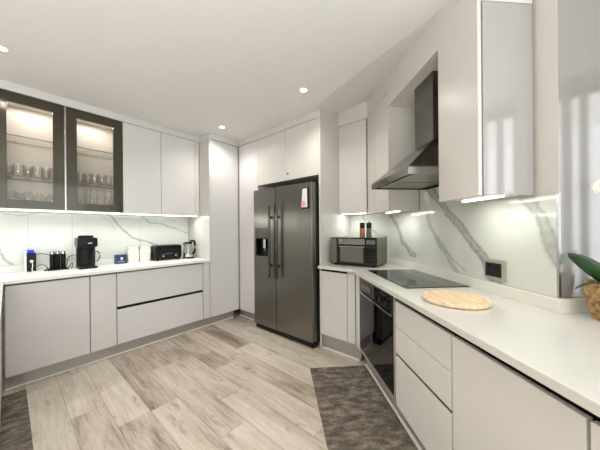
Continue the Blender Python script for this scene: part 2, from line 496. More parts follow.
splash('wall_splash_right', 'R', -1.441, WE - .001, .960, 1.439, WC - .004, RV, wb, vg, [])
splash('wall_splash_left', 'L', -.6, 1.735, .960, 1.50, 3.646, LV, lin(216, 222, 216)[:3], vg, [.132, .456, 1.107])
FV = [([(-1.40, 1.45), (-1.33, 1.34), (-1.22, 1.24), (-1.1, 1.18)], .010, .5)]
splash('wall_splash_back', 'F', -1.565, -1.062, .960, 1.49, 2.846, FV, wb, vg, [])
struct(MB('R').box(WE - .004, WE + .004, WC - .010, WC + .002, .96, 1.438).build('trim_1', M['alu']))

# ------------------------------------------------------------------ fascia between cabinets and ceiling
def trim(n, fr, *a, m='gloss'):
    struct(MB(fr).box(*a, bev=.001).build('trim_%d' % n, M[m]))
trim(2, 'L', -.62, 1.738, 3.295, 3.648, 2.504, 2.579, m='gloss_daylit')
trim(3, 'L', 1.74, 2.198, 3.045, 3.648, 2.504, 2.579, m='gloss_daylit')
trim(4, 'F', -3.04, -1.592, 2.195, 2.848, 2.504, 2.579)
trim(5, 'F', -1.566, -1.19, 2.566, 2.848, 2.504, 2.74)
struct(MB('R').prism([(-2.665, .97), (-2.145, .97), (-2.145, 1.265), (-2.665, 1.265)], 2.504, 2.78).build('trim_6', M['gloss']))
struct(MB('R').box(-2.143, -1.441, .97, 1.265, 2.372, 2.72, bev=.002).build('trim_7', M['gloss']))
struct(MB('R').box(-1.439, -1.13, .97, 1.265, 2.50, 2.70, bev=.002).build('trim_8', M['gloss']))

# ------------------------------------------------------------------ left run, base
OF = 3.055       # front plane of the left doors
def plinth(name, fr, a0, a1, o, z1, label):
    t = thing(name, label, 'plinth', fr, ((a0 + a1) / 2, o, 0))
    bx(fr, 'plinth_board', M['plinth'], t, a0, a1, o, o + .018, .014, z1, bev=.001)
    bx(fr, 'floor_strip', M['strip'], t, a0, a1, o - .012, o + .018, 0.001, .014, bev=.003, label='thin white strip along the floor')
    return t
plinth('plinth', 'L', -.02, 2.14, 3.11, .118, 'brushed grey plinth under the left base cabinets and the corner tower')
def base_cab(fr, a0, a1, of, ow, zb, zt, label, fronts, name='base_cabinet', rail=True, mat='gloss', group=None):
    """fronts: list of (part name, a0, a1, z0, z1)"""
    t = thing(name, label, 'cabinet', fr, ((a0 + a1) / 2, (of + ow) / 2, zb), group)
    bx(fr, 'carcass', M['carcass'], t, a0 + .001, a1 - .001, of + .021, ow, zb, zt - .05)
    if rail:
        bx(fr, 'handle_rail', M['rail_grey' if fr == 'L' else 'rail'], t, a0 + .001, a1 - .001, of + .03, of + .08, zt - .05, zt - .001, bev=.001)
    for nm, f0, f1, z0, z1 in fronts:
        bx(fr, nm, M[mat], t, f0, f1, of, of + .02, z0, z1, bev=.0025)
    return t
zt = .862
base_cab('L', -.02, .506, OF, 3.645, .12, zt, 'wide single door base cabinet under the black canisters', [('door', -.015, .502, .122, .848)], mat='gloss_daylit')
base_cab('L', .506, .715, OF, 3.645, .12, zt, 'narrow single door base cabinet beside the two drawer unit', [('door', .51, .711, .122, .848)], mat='gloss_daylit')
t = base_cab('L', .715, 1.645, OF, 3.645, .12, zt, 'wide white base unit with two deep drawers under the toaster',
             [('drawer', .720, 1.640, .508, .848), ('drawer', .720, 1.640, .125, .478)], mat='gloss_daylit')
bx('L', 'handle_groove', M['rail'], t, .72, 1.64, OF + .012, OF + .02, .474, .512, bev=0)
bx('L', 'filler_panel', M['gloss_daylit'], t, 1.648, 1.735, OF, OF + .02, .122, .86)
# left worktop
t = thing('worktop', 'white quartz worktop along the left wall under the toaster and kettle', 'worktop', 'L', (.85, 3.3, zt + .003))
MB('L').box(-.62, 1.737, 3.03, 3.645, zt + .003, H0, bev=.003).build('slab', M['topbright'], t)
MB('L').box(-.62, 1.737, 3.628, 3.6455, H0, .958, bev=.002).build('upstand', M['topbright'], t)
# short return at the near end (only its end edge shows)
t = base_cab('F', -2.98, -1.55, -.03, -.06, .12, zt, 'pale base cabinet return at the left picture edge', [], rail=False) if False else None
t = thing('base_cabinet', 'white cabinet return seen edge-on at the left of the photo', 'cabinet', 'W', (-2.2, -.34, .12))
bx('W', 'carcass', M['carcass'], t, -2.98, -1.5, -.60, -.054, .12, .81)
bx('W', 'door', M['gloss_daylit'], t, -2.985, -2.3, -.053, -.034, .122, .848)
bx('W', 'door', M['gloss_daylit'], t, -2.296, -1.5, -.053, -.034, .122, .848)
bx('W', 'plinth_board', M['plinth'], t, -2.98, -1.5, -.12, -.10, .0, .12)
bx('W', 'top_rail', M['carcass'], t, -2.98, -1.5, -.60, -.09, .81, zt)
t = MB('W').box(-3.027, -1.48, -.63, -.022, zt + .003, H0, bev=.003).build('worktop', M['top'], None, loc=(-2.25, -.3, zt + .003))
tag(t, 'white worktop of the cabinet return at the left edge', 'worktop')

# ------------------------------------------------------------------ left run, wall cabinets
OU = 3.30
ub = 1.478
t = thing('glass_cabinet', 'bronze framed glass door wall cabinet holding drinking glasses', 'cabinet', 'L', (.4, 3.47, ub))
MB('L').box(-.06, -.042, 3.325, 3.645, ub + .006, 2.5).box(.822, .838, 3.325, 3.645, ub + .006, 2.5).box(-.042, .822, 3.325, 3.645, ub + .006, 1.515) \
    .box(-.042, .822, 3.325, 3.645, 2.485, 2.5).box(-.042, .822, 3.632, 3.645, 1.515, 2.485).box(.36, .374, 3.345, 3.632, 1.515, 2.485).build('carcass', M['interior'], t)
for (a0, a1) in ((-.045, .361), (.377, .836)):
    f = MB('L')
    wl = .045 if a0 < 0 else .078
    wr = .078 if a0 < 0 else .083
    z0, z1, gb, gt = ub + .008, 2.5, 1.562, 2.412
    f.box(a0, a0 + wl, OU, OU + .02, z0, z1, bev=.001).box(a1 - wr, a1, OU, OU + .02, z0, z1, bev=.001)
    f.box(a0 + wl, a1 - wr, OU, OU + .02, z0, gb, bev=.001).box(a0 + wl, a1 - wr, OU, OU + .02, gt, z1, bev=.001)
    dr = f.build('door', M['bronze'], t)
    MB('L').box(a0 + wl - .004, a1 - wr + .004, OU + .007, OU + .011, gb - .004, gt + .004).build('pane', M['glass'], dr)
for (a0, a1) in ((-.04, .358), (.376, .820)):
    for z in (2.145, 1.787):
        sf = MB('L').box(a0, a1, 3.365, 3.625, z - .008, z).build('shelf', M['shelfglass'], t)
        MB('L').box(a0, a1, 3.362, 3.3645, z - .008, z).build('front_edge', M['shelfedge'], sf)
        MB('L').box(a0, a1, 3.6255, 3.628, z - .007, z - .001).build('back_edge', M['shelfedge'], sf)
MB('L').box(.3635, .3745, OU - .004, OU + .012, ub + .006, 2.5, bev=.001).build('door_strip', M['alu'], t, label='thin bright strip between the glass doors')
for nm, a0, a1, lb in (('wall_cabinet', .840, 1.236, 'white handleless wall cabinet directly beside the glass cabinet'),
                       ('wall_cabinet', 1.238, 1.735, 'white handleless wall cabinet between its twin and the corner tower')):
    t = thing(nm, lb, 'cabinet', 'L', ((a0 + a1) / 2, 3.47, ub))
    bx('L', 'carcass', M['carcass'], t, a0 + .001, a1 - .001, OU + .021, 3.645, ub + .004, 2.502)
    bx('L', 'door', M['gloss_daylit'], t, a0 + .0015, min(a1 - .0015, 1.665), OU, OU + .02, ub, 2.5, bev=.002)
    if a1 > 1.7: bx('L', 'filler_panel', M['gloss'], t, 1.669, 1.734, OU + .004, OU + .02, ub, 2.5)
tag(MB('L').box(-.04, 1.70, 3.31, 3.335, ub - .009, ub - .001, bev=.002).build('light_strip', M['led'], None, loc=(.8, 3.32, ub - .009)),
    'long white light strip under the left wall cabinets', 'light')

# ------------------------------------------------------------------ corner tower and fridge wall
t = thing('tall_cabinet', 'tall white corner tower beside the kettle, facing the cooker side', 'cabinet', 'L', (1.97, 3.35, .1))
bx('L', 'carcass', M['carcass'], t, 1.757, 2.198, 3.072, 3.645, .121, 2.502)
bx('L', 'side_panel', M['gloss'], t, 1.740, 1.756, 3.05, 3.645, .121, 2.502)
bx('L', 'door', M['gloss_daylit'], t, 1.758, 2.1965, 3.05, 3.07, .12, 2.495)
FY = 2.2
t = thing('tall_cabinet', 'tall white single door cupboard touching the fridge, right of the corner', 'cabinet', 'F', (-2.83, 2.5, .1))
bx('F', 'carcass', M['carcass'], t, -3.045, -2.612, FY + .022, 2.845, .121, 2.502)
bx('F', 'door', M['gloss_daylit'], t, -3.022, -2.612, FY, FY + .02, .12, 2.495)
bx('F', 'handle_groove', M['groove'], t, -3.0485, -3.024, FY + .002, FY + .021, .12, 2.495, bev=0, label='grey vertical groove in the corner')
plinth('plinth', 'F', -3.10, -2.60, 2.255, .118, 'short grey plinth below the tall cupboard beside the fridge')
t = thing('wall_cabinet', 'white two door cabinet above the fridge', 'cabinet', 'F', (-2.1, 2.5, 1.885))
bx('F', 'carcass', M['carcass'], t, -2.608, -1.594, FY + .022, 2.845, 1.885, 2.502)
bx('F', 'door', M['gloss'], t, -2.607, -2.094, FY, FY + .02, 1.880, 2.5)
d2 = bx('F', 'door', M['gloss'], t, -2.090, -1.596, FY, FY + .02, 1.880, 2.5)
MB('F').lathe([(0, 0), (.011, 0), (.011, .006), (0, .007)], (-2.05, FY - .0005, 1.958), 16, axis='y').build('lock', M['rail'], d2)
tag(bx('F', 'end_panel', M['gloss'], None, -1.590, -1.568, FY - .004, 2.845, .0, 2.72) , 'tall white side panel standing right of the fridge', 'panel')

# fridge
fx0, fx1, fy = -2.558, -1.603, 2.085
t = thing('fridge', 'grey steel side by side fridge freezer with dispenser and long bar handles', 'fridge', 'F', (-2.08, 2.4, 0))
bx('F', 'body', M['fridgeside'], t, fx0 + .01, fx1 - .004, fy + .075, 2.80, .05, 1.775, bev=.004)
bx('F', 'top_cover', M['blackmatte'], t, fx0 + .02, fx1 - .015, fy + .06, 2.70, 1.775, 1.795)
bx('F', 'plinth_grille', M['blackmatte'], t, fx0 + .005, fx1 - .005, fy + .02, fy + .10, .012, .068, bev=.008)
for x in (fx0 + .06, fx1 - .06):
    MB('F').lathe([(0, 0), (.022, 0), (.022, .05), (0, .05)], (x, fy + .12, .001), 14).build('foot', M['blackmatte'], t)
    MB('F').lathe([(0, 0), (.022, 0), (.022, .05), (0, .05)], (x, 2.70, .001), 14).build('foot', M['blackmatte'], t)
spx = -2.150
# freezer door with a real recess for the dispenser
dx0, dx1, dz0, dz1 = -2.522, -2.285, .950, 1.175
f = MB('F')
z0, z1 = .075, 1.79
f.box(fx0, dx0, fy, fy + .07, z0, z1).box(dx1, spx - .003, fy, fy + .07, z0, z1).box(dx0, dx1, fy, fy + .07, z0, dz0).box(dx0, dx1, fy, fy + .07, dz1, z1)
ld = f.build('freezer_door', M['steel'], t)
rd = bx('F', 'fridge_door', M['steel'], t, spx + .003, fx1, fy, fy + .07, z0, z1, bev=.006, seg=3)
dp = MB('F').box(dx0, dx1, fy + .060, fy + .069, dz0, dz1).box(dx0, dx0 + .006, fy + .004, fy + .065, dz0, dz1).box(dx1 - .006, dx1, fy + .004, fy + .065, dz0, dz1) \
    .box(dx0, dx1, fy + .004, fy + .065, dz0, dz0 + .012).box(dx0, dx1, fy + .004, fy + .065, dz1 - .006, dz1).build('dispenser_recess', M['black'], ld)
bx('F', 'dispenser_display', M['hooddark'], ld, dx0, dx1, fy - .004, fy + .002, dz1, 1.305, bev=.002)
MB('F').box(-2.40, -2.345, fy + .01, fy + .05, 1.05, 1.168, bev=.012).build('water_spout', M['chrome'], ld)
MB('F').tube([(-2.372, fy + .03, 1.05), (-2.378, fy + .025, 1.02)], .009).build('nozzle', M['chrome'], ld)
for x, dd in ((-2.215, ld), (-2.088, rd)):
    h = MB('F')
    h.box(x - .015, x + .015, fy - .058, fy - .038, .705, 1.57, bev=.007, seg=3)
    for z in (.85, 1.43): h.box(x - .011, x + .011, fy - .045, fy, z - .016, z + .016, bev=.003)
    h.build('handle', M['handle'], dd)
# note held to the fridge door
t = thing('magnet_board', 'small black edged white note with pink patch on the fridge door', 'note', 'F', (-1.68, fy - .003, 1.62))
MB('F').prism([(-1.728, fy - .007), (-1.640, fy - .007), (-1.640, fy - .001), (-1.728, fy - .001)], 1.505, 1.735, bev=.0015).build('board', M['blackmatte'], t)
MB('F').poly([(-1.737, fy - .010, 1.522), (-1.655, fy - .010, 1.520), (-1.660, fy - .0085, 1.726), (-1.724, fy - .0085, 1.722),
              (-1.737, fy - .008, 1.522), (-1.655, fy - .008, 1.520), (-1.660, fy - .0075, 1.726), (-1.724, fy - .0075, 1.722)],
             [(0, 1, 2, 3), (7, 6, 5, 4), (0, 1, 5, 4), (1, 2, 6, 5), (2, 3, 7, 6), (3, 0, 4, 7)]).build('paper', M['paper'], t)
MB('F').lathe([(0, 0), (.03, 0), (.03, .001), (0, .001)], (-1.712, fy - .0098, 1.563), 10, axis='y').build('pink_patch', M['pink'], t)

# ------------------------------------------------------------------ corner base + right run, base
zf = .165
CF = 2.165       # corner door plane (Y)
RF = .722        # right door plane
t = thing('base_cabinet', 'narrow white corner base cabinet between the fridge and the oven', 'cabinet', 'F', (-1.37, 2.5, zf))
bx('F', 'carcass', M['carcass'], t, -1.564, -1.172, CF + .022, 2.845, zf, .815)
bx('F', 'handle_rail', M['rail'], t, -1.564, -1.20, CF + .03, CF + .08, .815, .858, bev=0)
bx('F', 'door', M['gloss'], t, -1.562, -1.236, CF, CF + .02, zf, .838, bev=.0025)
bx('F', 'filler_panel', M['gloss'], t, -1.230, -1.148, CF, CF + .02, zf, .86, bev=.001)
bx('F', 'plinth_board', M['plinth'], t, -1.562, -1.11, CF + .045, CF + .06, .012, zf - .001, bev=0)
bx('F', 'floor_strip', M['strip'], t, -1.562, -1.125, CF + .03, CF + .05, .001, .014, bev=.003)
plinth('plinth', 'R', -2.27, .45, .800, zf - .001, 'long grey plinth under the oven and the right base cabinets')

# oven
oa0, oa1 = -2.216, -1.545
t = thing('oven', 'black built in oven with glass door under the hob', 'oven', 'R', ((oa0 + oa1) / 2, .98, zf))
bx('R', 'body', M['blackmatte'], t, oa0 + .02, oa1 - .02, RF + .03, 1.24, zf + .004, .855)
bx('R', 'control_panel', M['ovenpanel'], t, oa0, oa1, RF, RF + .03, .728, .85, bev=.003)
bx('R', 'display', M['blackglass'], t, oa0 + .06, oa0 + .29, RF - .003, RF + .004, .756, .806, bev=.002)
bx('R', 'knob_panel', M['blackglass'], t, oa0 + .36, oa1 - .02, RF - .003, RF + .004, .736, .835, bev=.002)
for a in (oa0 + .42, oa0 + .52, oa0 + .62):
    k = MB('R').lathe([(0, 0), (.024, 0), (.021, .024), (0, .025)], (a, RF - .003, .783), 20, axis='y').build('knob', M['black'], t)
    MB('R').box(a - .0025, a + .0025, RF - .0302, RF - .0275, .783, .804).build('pointer', M['chrome'], k)
dr = bx('R', 'door', M['ovenglass'], t, oa0, oa1, RF, RF + .03, .205, .716, bev=.003)
MB('R').box(oa0 + .01, oa1 - .01, RF - .012, RF + .004, .713, .724, bev=.002).build('handle', M['chrome'], dr)
bx('R', 'base_trim', M['plinth'], t, oa0, oa1, RF + .004, RF + .03, zf + .004, .200, bev=.001)
tag(bx('R', 'filler_panel', M['gloss'], None, -2.328, oa0 - .003, RF + .001, RF + .02, zf, .856), 'slim white filler between the corner cabinet and the oven', 'panel')
tag(bx('R', 'filler_panel', M['plinth'], None, -1.541, -1.517, RF + .001, RF + .05, zf, .856), 'slim grey filler strip between oven and drawers', 'panel')

t = base_cab('R', -1.514, -.998, RF, 1.25, zf, zt, 'white three drawer unit right of the oven',
             [('drawer', -1.511, -1.001, .668, .826), ('drawer', -1.511, -1.001, .504, .664), ('drawer', -1.511, -1.001, .172, .482)])
bx('R', 'handle_groove', M['rail'], t, -1.511, -1.001, RF + .012, RF + .02, .478, .508, bev=0)
base_cab('R', -.996, -.530, RF, 1.25, zf, zt, 'wide single door white base cabinet beneath the near worktop', [('door', -.993, -.533, .172, .826)])
base_cab('R', -.528, .45, RF, 1.25, zf, zt, 'white base cabinet cut by the lower right picture corner', [('door', -.525, .057, .172, .826), ('door', .061, .447, .172, .826)])

# right worktop
CY = 2.13; RC = .690
pts = [(-1.566, CY), (2 ** .5 * RC - CY, CY), RW(.47, RC), RW(.47, 1.75), RW(WE + .002, 1.75), RW(WE + .002, WC - .002), (corner[0] - .004, 2.845), (-1.566, 2.845)]
t = thing('worktop', 'white quartz worktop turning the corner under the hob and chopping board', 'worktop', 'W', (-.3, 1.2, zt + .003))
MB('W').prism(pts, zt + .003, H0, bev=.003).build('slab', M['top'], t)
R_ = lambda p: RW(*p)
MB('W').prism([R_((-2.75, WC - .022)), R_((WE + .022, WC - .022)), R_((WE + .022, WC - .002)), R_((WE + .022, 1.72)), R_((WE + .002, 1.72)), R_((WE + .002, WC - .002)), R_((-2.76, WC - .002))],
              H0, .958, bev=.002).build('upstand', M['upstand'], t)
MB('W').box(-1.566, -1.075, 2.825, 2.8455, H0, .958, bev=.002).build('upstand', M['upstand'], t)
tag(bx('R', 'end_panel', M['gloss'], None, WE + .03, .45, 1.68, 1.70, 0, zt + .002), 'white back panel carrying the worktop overhang', 'panel')

# ------------------------------------------------------------------ hob, board, socket, microwave, grinders
t = thing('hob', 'black glass hob set flush in the worktop above the oven', 'hob', 'R', (-1.89, 1.03, H0))
MB('R').box(-2.235, -1.530, .805, 1.238, H0 + .0005, H0 + .0065, bev=.002).build('glass_plate', M['hob'], t)
for a, o, r in ((-2.08, .92, .085), (-2.07, 1.13, .065), (-1.74, .92, .065), (-1.74, 1.12, .085)):
    MB('R').lathe([(r - .003, 0), (r, 0), (r, .0004), (r - .003, .0004), (r - .003, 0)], (a, o, H0 + .0066), 40).build('cooking_zone', M['hobring'], t)
t = thing('chopping_board', 'round pale wooden board with a grooved rim lying on the worktop', 'board', 'R', (-1.243, .922, H0))
MB('R').lathe([(0, 0), (.147, 0), (.155, .004), (.157, .012), (.154, .019), (.149, .021), (.138, .021), (.135, .0165), (.125, .0165), (.122, .021), (0, .021)],
              (-1.243, .922, H0 + .001), 64).build('disc', M['board'], t)
t = thing('wall_socket', 'double power socket in a steel surround on the right splashback', 'socket', 'R', (-1.36, WC - .01, 1.035))
bx('R', 'surround', M['nickel'], t, -1.432, -1.288, WC - .016, WC - .008, .974, 1.096, bev=.003)
bx('R', 'face_plate', M['ovenpanel'], t, -1.418, -1.312, WC - .021, WC - .0155, .995, 1.075, bev=.002)
for a in (-1.39, -1.34):
    bx('R', 'switch', M['rail'], t, a - .008, a + .008, WC - .026, WC - .0205, 1.045, 1.066, bev=.002)
    for da, dz in ((0, .030), (-.011, .008), (.011, .008)):
        MB('R').lathe([(0, 0), (.0045, 0), (.0045, .001), (0, .001)], (a + da, WC - .0215, 1.0 + dz), 10, axis='y').build('pin_hole', M['black'], t)

# microwave, turned a little
t = bpy.data.objects.new('microwave', None); COL.objects.link(t)
t['_o'] = [0, 0, 0]; t.location = (-1.262, 2.33, H0); t.rotation_euler = (0, 0, math.radians(5.5))
tag(t, 'black and grey microwave oven standing on the corner worktop', 'microwave')
w = .254
for x in (-w + .04, w - .04):
    for y in (.04, .33): MB().lathe([(0, 0), (.014, 0), (.016, .012), (0, .012)], (x, y, .0005), 12).build('foot', M['blackmatte'], t)
bx('W', 'case', M['mwcase'], t, -w, w, .02, .37, .012, .296, bev=.004)
bx('W', 'front_frame', M['black'], t, -w, w, 0, .022, .010, .298, bev=.004)
dr = bx('W', 'door', M['blackglass'], t, -w + .004, .140, -.006, .002, .02, .29, bev=.003)
bx('W', 'side_strip', M['mwsteel'], dr, -w + .006, -w + .075, -.009, -.005, .024, .286, bev=.002)
bx('W', 'upper_window', M['mwmirror'], dr, -.155, .137, -.009, -.005, .225, .284, bev=.002)
bx('W', 'lower_window', M['mwsteel'], dr, -.135, .120, -.009, -.005, .040, .192, bev=.002)
bx('W', 'handle', M['chrome'], dr, -.145, .135, -.016, -.005, .196, .206, bev=.003)
cp = bx('W', 'control_panel', M['blackglass'], t, .144, w - .004, -.006, .002, .02, .29, bev=.003)
bx('W', 'display', M['mwsteel'], cp, .152, w - .012, -.008, -.004, .232, .272, bev=.001)
for r in range(5):
    for c in range(3):
        bx('W', 'button', M['rail'], cp, .153 + c * .029, .153 + c * .029 + .024, -.0075, -.005, .18 - r * .032, .18 - r * .032 + .02, bev=.001)
# two grinders on the microwave
def grinder(x, y, z, fill, label, knob):
    t = thing('spice_grinder', label, 'grinder', 'W', (x, y, z))
    k = 1.36
    sc_ = lambda P: [(r_ * 1.12, h_ * 1.46) for r_, h_ in P]
    MB().lathe(sc_([(0, 0), (.023, 0), (.024, .004), (.024, .062), (.021, .066), (0, .066)]), (x, y, z + .001), 20).build('jar', M[fill], t)
    MB().lathe(sc_([(0, .066), (.021, .066), (.0245, .070), (.0245, .104), (.022, .108), (0, .108)]), (x, y, z + .001), 20).build('cap', M['black'], t)
    if knob: MB().lathe(sc_([(0, .108), (.006, .108), (.008, .114), (.007, .119), (0, .121)]), (x, y, z + .001), 14).build('knob', M['woodknob'], t)
grinder(-1.222, 2.480, H0 + .296, 'amber', 'spice grinder with amber contents on the microwave, nearer the fridge', False)
grinder(-1.150, 2.490, H0 + .296, 'salt', 'dark spice grinder with wooden knob on the microwave', True)

# ------------------------------------------------------------------ corner and right wall cabinets, hood
ubc = 1.46
t = thing('wall_cabinet', 'white single door corner wall cabinet above the microwave', 'cabinet', 'F', (-1.4, 2.7, ubc))
MB('F').prism([(-1.565, 2.592), (-1.222, 2.592), (-1.075, 2.74), (-1.075, 2.835), (-1.565, 2.835)], ubc + .003, 2.502).build('carcass', M['carcass'], t)
bx('F', 'door', M['gloss'], t, -1.564, -1.212, 2.57, 2.59, ubc, 2.5, bev=.002)
ubr = 1.443
t = thing('wall_cabinet', 'white two door wall cabinet left of the extractor hood', 'cabinet', 'R', (-2.4, 1.1, ubr))
bx('R', 'carcass', M['carcass'], t, -2.60, -2.160, .992, 1.255, ubr + .003, 2.502)
bx('R', 'side_panel', M['gloss'], t, -2.158, -2.143, .992, 1.255, ubr, 2.502)
bx('R', 'door', M['gloss'], t, -2.662, -2.452, .97, .99, ubr, 2.5, bev=.002)
bx('R', 'door', M['gloss'], t, -2.448, -2.143, .97, .99, ubr, 2.5, bev=.002)
t = thing('wall_cabinet', 'tall glossy white wall cabinet between the extractor hood and the wall end', 'cabinet', 'R', (-1.29, 1.1, ubr))
bx('R', 'carcass', M['carcass'], t, -1.438, -1.152, .992, 1.255, ubr + .003, 2.498)
bx('R', 'door', M['gloss'], t, -1.440, -1.137, .97, .99, ubr - .002, 2.498, bev=.002)
bx('R', 'end_panel', M['end_gloss'], t, -1.150, -1.130, .993, 1.255, ubr - .002, 2.385, bev=.002)
bx('R', 'cornice', M['gloss'], t, -1.150, -1.128, .985, 1.255, 2.388, 2.498, bev=.002)
tag(MB('R').box(-1.415, -1.150, 1.10, 1.12, ubr - .007, ubr - .0005, bev=.001).build('light_strip', M['led'], None, loc=(-1.28, 1.11, ubr - .007)),
    'short white light strip under the glossy cabinet beside the wall end', 'light')
tag(MB('F').box(-1.55, -1.24, 2.60, 2.62, ubc - .006, ubc + .002, bev=.001).build('light_strip', M['led'], None, loc=(-1.4, 2.61, ubc - .006)),
    'small white light strip under the corner cabinet above the microwave', 'light')
tag(MB('R').box(-2.45, -2.19, 1.08, 1.10, ubr - .006, ubr + .002, bev=.001).build('light_strip', M['led'], None, loc=(-2.3, 1.09, ubr - .006)),
    'white light strip under the cabinet left of the hood', 'light')

# extractor hood
ha0, ha1, ho, hw = -2.035, -1.437, .775, 1.262
hz0, hz1 = 1.612, 1.655
cb0, cb1, co = -1.865, -1.633, 1.062
t = thing('extractor_hood', 'steel chimney extractor hood in the niche above the hob', 'hood', 'R', (-1.74, 1.0, hz0))
f = MB('R')
f.box(ha0, ha1, ho, ho + .012, hz0, hz1).box(ha0, ha0 + .012, ho + .012, hw, hz0, hz1).box(ha1 - .012, ha1, ho + .012, hw, hz0, hz1).box(ha0 + .012, ha1 - .012, hw - .012, hw, hz0, hz1)
f.build('rim', M['hoodsteel'], t)
vs = [(ha0, ho, hz1), (ha1, ho, hz1), (ha1, hw, hz1), (ha0, hw, hz1), (cb0, co, 1.895), (cb1, co, 1.895), (cb1, hw, 1.895), (cb0, hw, 1.895)]
MB('R').poly(vs, [(0, 1, 5, 4), (1, 2, 6, 5), (2, 3, 7, 6), (3, 0, 4, 7), (4, 5, 6, 7), (3, 2, 1, 0)], bev=.002).build('canopy', M['hoodsteel'], t)
MB('R').box(cb0, cb1, co, hw, 1.896, 2.371, bev=.002).build('chimney', M['hoodsteel'], t)
MB('R').box(ha0 + .014, ha1 - .014, ho + .014, hw - .014, hz0 + .012, hz0 + .022).build('filter_frame', M['rail'], t)
mid = (ha0 + ha1) / 2
for a0, a1 in ((ha0 + .04, mid - .01), (mid + .01, ha1 - .03)):
    MB('R').box(a0, a1, ho + .05, hw - .08, hz0 + .005, hz0 + .012, bev=.001).build('filter', M['filter'], t)
for i in range(4):
    MB('R').lathe([(0, 0), (.007, 0), (.007, .003), (0, .003)], (mid - .06 + i * .04, ho + .0005, (hz0 + hz1) / 2), 12, axis='y').build('button', M['hooddark'], t)

# ------------------------------------------------------------------ things on the left worktop
z = H0 + .001
t = thing('charging_tower', 'small black power tower with blue lit top on the left worktop', 'charger', 'L', (.13, 3.57, z))
bx('L', 'back_plate', M['whiteplastic'], t, .102, .118, 3.54, 3.61, z, z + .20, bev=.003, label='white side plate')
bx('L', 'body', M['black'], t, .119, .182, 3.54, 3.605, z, z + .180, bev=.006)
bx('L', 'blue_light', M['blue'], t, .124, .168, 3.545, 3.600, z + .181, z + .207, bev=.006, label='glowing blue top')
MB('L').lathe([(0, 0), (.012, 0), (.014, .02), (.010, .035), (0, .035)], (.150, 3.54, z + .10), 14, axis='y').build('plug', M['whiteplastic'], t)
def cable(label, pts, mat='black', r=.0035, fr='L'):
    P = [Vector(p) for p in pts]; out = []
    for i in range(len(P) - 1):
        p0, p1, p2, p3 = P[max(i - 1, 0)], P[i], P[i + 1], P[min(i + 2, len(P) - 1)]
        for k in range(8):
            u = k / 8
            out.append(.5 * ((2 * p1) + (p2 - p0) * u + (2 * p0 - 5 * p1 + 4 * p2 - p3) * u * u + (3 * p1 - p0 - 3 * p2 + p3) * u ** 3))
    out.append(P[-1])
    return tag(MB(fr).tube(out, r, 8).build('power_cable', M[mat], None, loc=tuple(pts[0])), label, 'cable')
cable('black cable arching from power tower top to the canisters', [(.188, 3.57, z + .16), (.22, 3.575, z + .165), (.28, 3.59, z + .145), (.305, 3.588, z + .13), (.318, 3.575, z + .10), (.322, 3.568, z + .04), (.324, 3.565, z + .005)])
cable('black cable lying on the worktop before the power tower', [(.188, 3.53, z + .05), (.215, 3.52, z + .06), (.245, 3.50, z + .045), (.25, 3.47, z + .02), (.23, 3.46, z + .005), (.245, 3.445, z + .005), (.27, 3.45, z + .004)])
cable('white cable hanging from the plug of the power tower', [(.150, 3.499, z + .10), (.155, 3.48, z + .06), (.15, 3.475, z + .02), (.165, 3.47, z + .005), (.20, 3.465, z + .004)], 'whiteplastic', .003)
cable('black cable looping between the canisters and coffee machine', [(.405, 3.58, z + .005), (.41, 3.585, z + .08), (.43, 3.59, z + .12), (.47, 3.59, z + .13), (.50, 3.59, z + .12), (.515, 3.585, z + .06), (.52, 3.58, z + .004)])
cable('short black cable loop lying left of the coffee machine', [(.41, 3.50, z + .004), (.43, 3.505, z + .05), (.44, 3.505, z + .055), (.437, 3.48, z + .03), (.425, 3.46, z + .004)])
t = thing('canister_tray', 'low black tray under the three black canisters', 'tray', 'L', (.33, 3.49, z))
MB('L').box(.255, .405, 3.44, 3.545, z, z + .008, bev=.003).build('plate', M['black'], t)
MB('L').box(.255, .405, 3.44, 3.446, z + .008, z + .015, bev=.002).box(.255, .405, 3.539, 3.545, z + .008, z + .015, bev=.002).build('rim', M['black'], t)
can0 = None
for i, (a, o, lb) in enumerate(((.288, 3.485, 'slim black canister with steel cap, nearest the power tower'), (.328, 3.500, 'slim black canister with steel cap, middle of three on the tray'), (.368, 3.490, 'slim black canister with steel cap, nearest the coffee machine'))):
    if can0 is None:
        can0 = thing('canister', lb, 'canister', 'L', (a, o, z + .009), 'black canisters on the tray')
        MB('L').lathe([(0, 0), (.018, 0), (.0195, .003), (.0195, .150), (0, .150)], (a, o, z + .009), 20).build('body', M['black'], can0)
        MB('L').lathe([(0, .150), (.018, .150), (.018, .172), (.015, .178), (0, .178)], (a, o, z + .009), 20).build('cap', M['chrome'], can0)
    else:
        x, y = w2('L', a, o)
        dup(can0, (x, y, z + .009), label=lb)

# coffee machine
a, o = .538, 3.43
t = thing('coffee_machine', 'black pod coffee machine with a round tower body on the left worktop', 'coffee machine', 'L', (a, o, z))
MB('L').box(a - .075, a + .075, o - .13, o + .08, z, z + .022, bev=.010, seg=3).build('base', M['black'], t)
MB('L').box(a - .05, a + .05, o - .125, o - .035, z + .022, z + .032, bev=.004).build('drip_tray', M['blackmatte'], t)
MB('L').lathe([(0, 0), (.076, 0), (.078, .01), (.078, .20), (0, .20)], (a, o + .01, z + .022), 32).build('tower', M['black'], t)
hd = MB('L').box(a - .082, a + .082, o - .10, o + .095, z + .218, z + .318, bev=.022, seg=4).build('head', M['black'], t)
MB('L').lathe([(0, 0), (.062, 0), (.064, .006), (.058, .022), (0, .024)], (a, o + .005, z + .318), 28).build('lid', M['blackmatte'], hd)
MB('L').lathe([(0, 0), (.018, 0), (.022, .03), (0, .03)], (a, o - .075, z + .190), 16).build('spout', M['black'], hd)
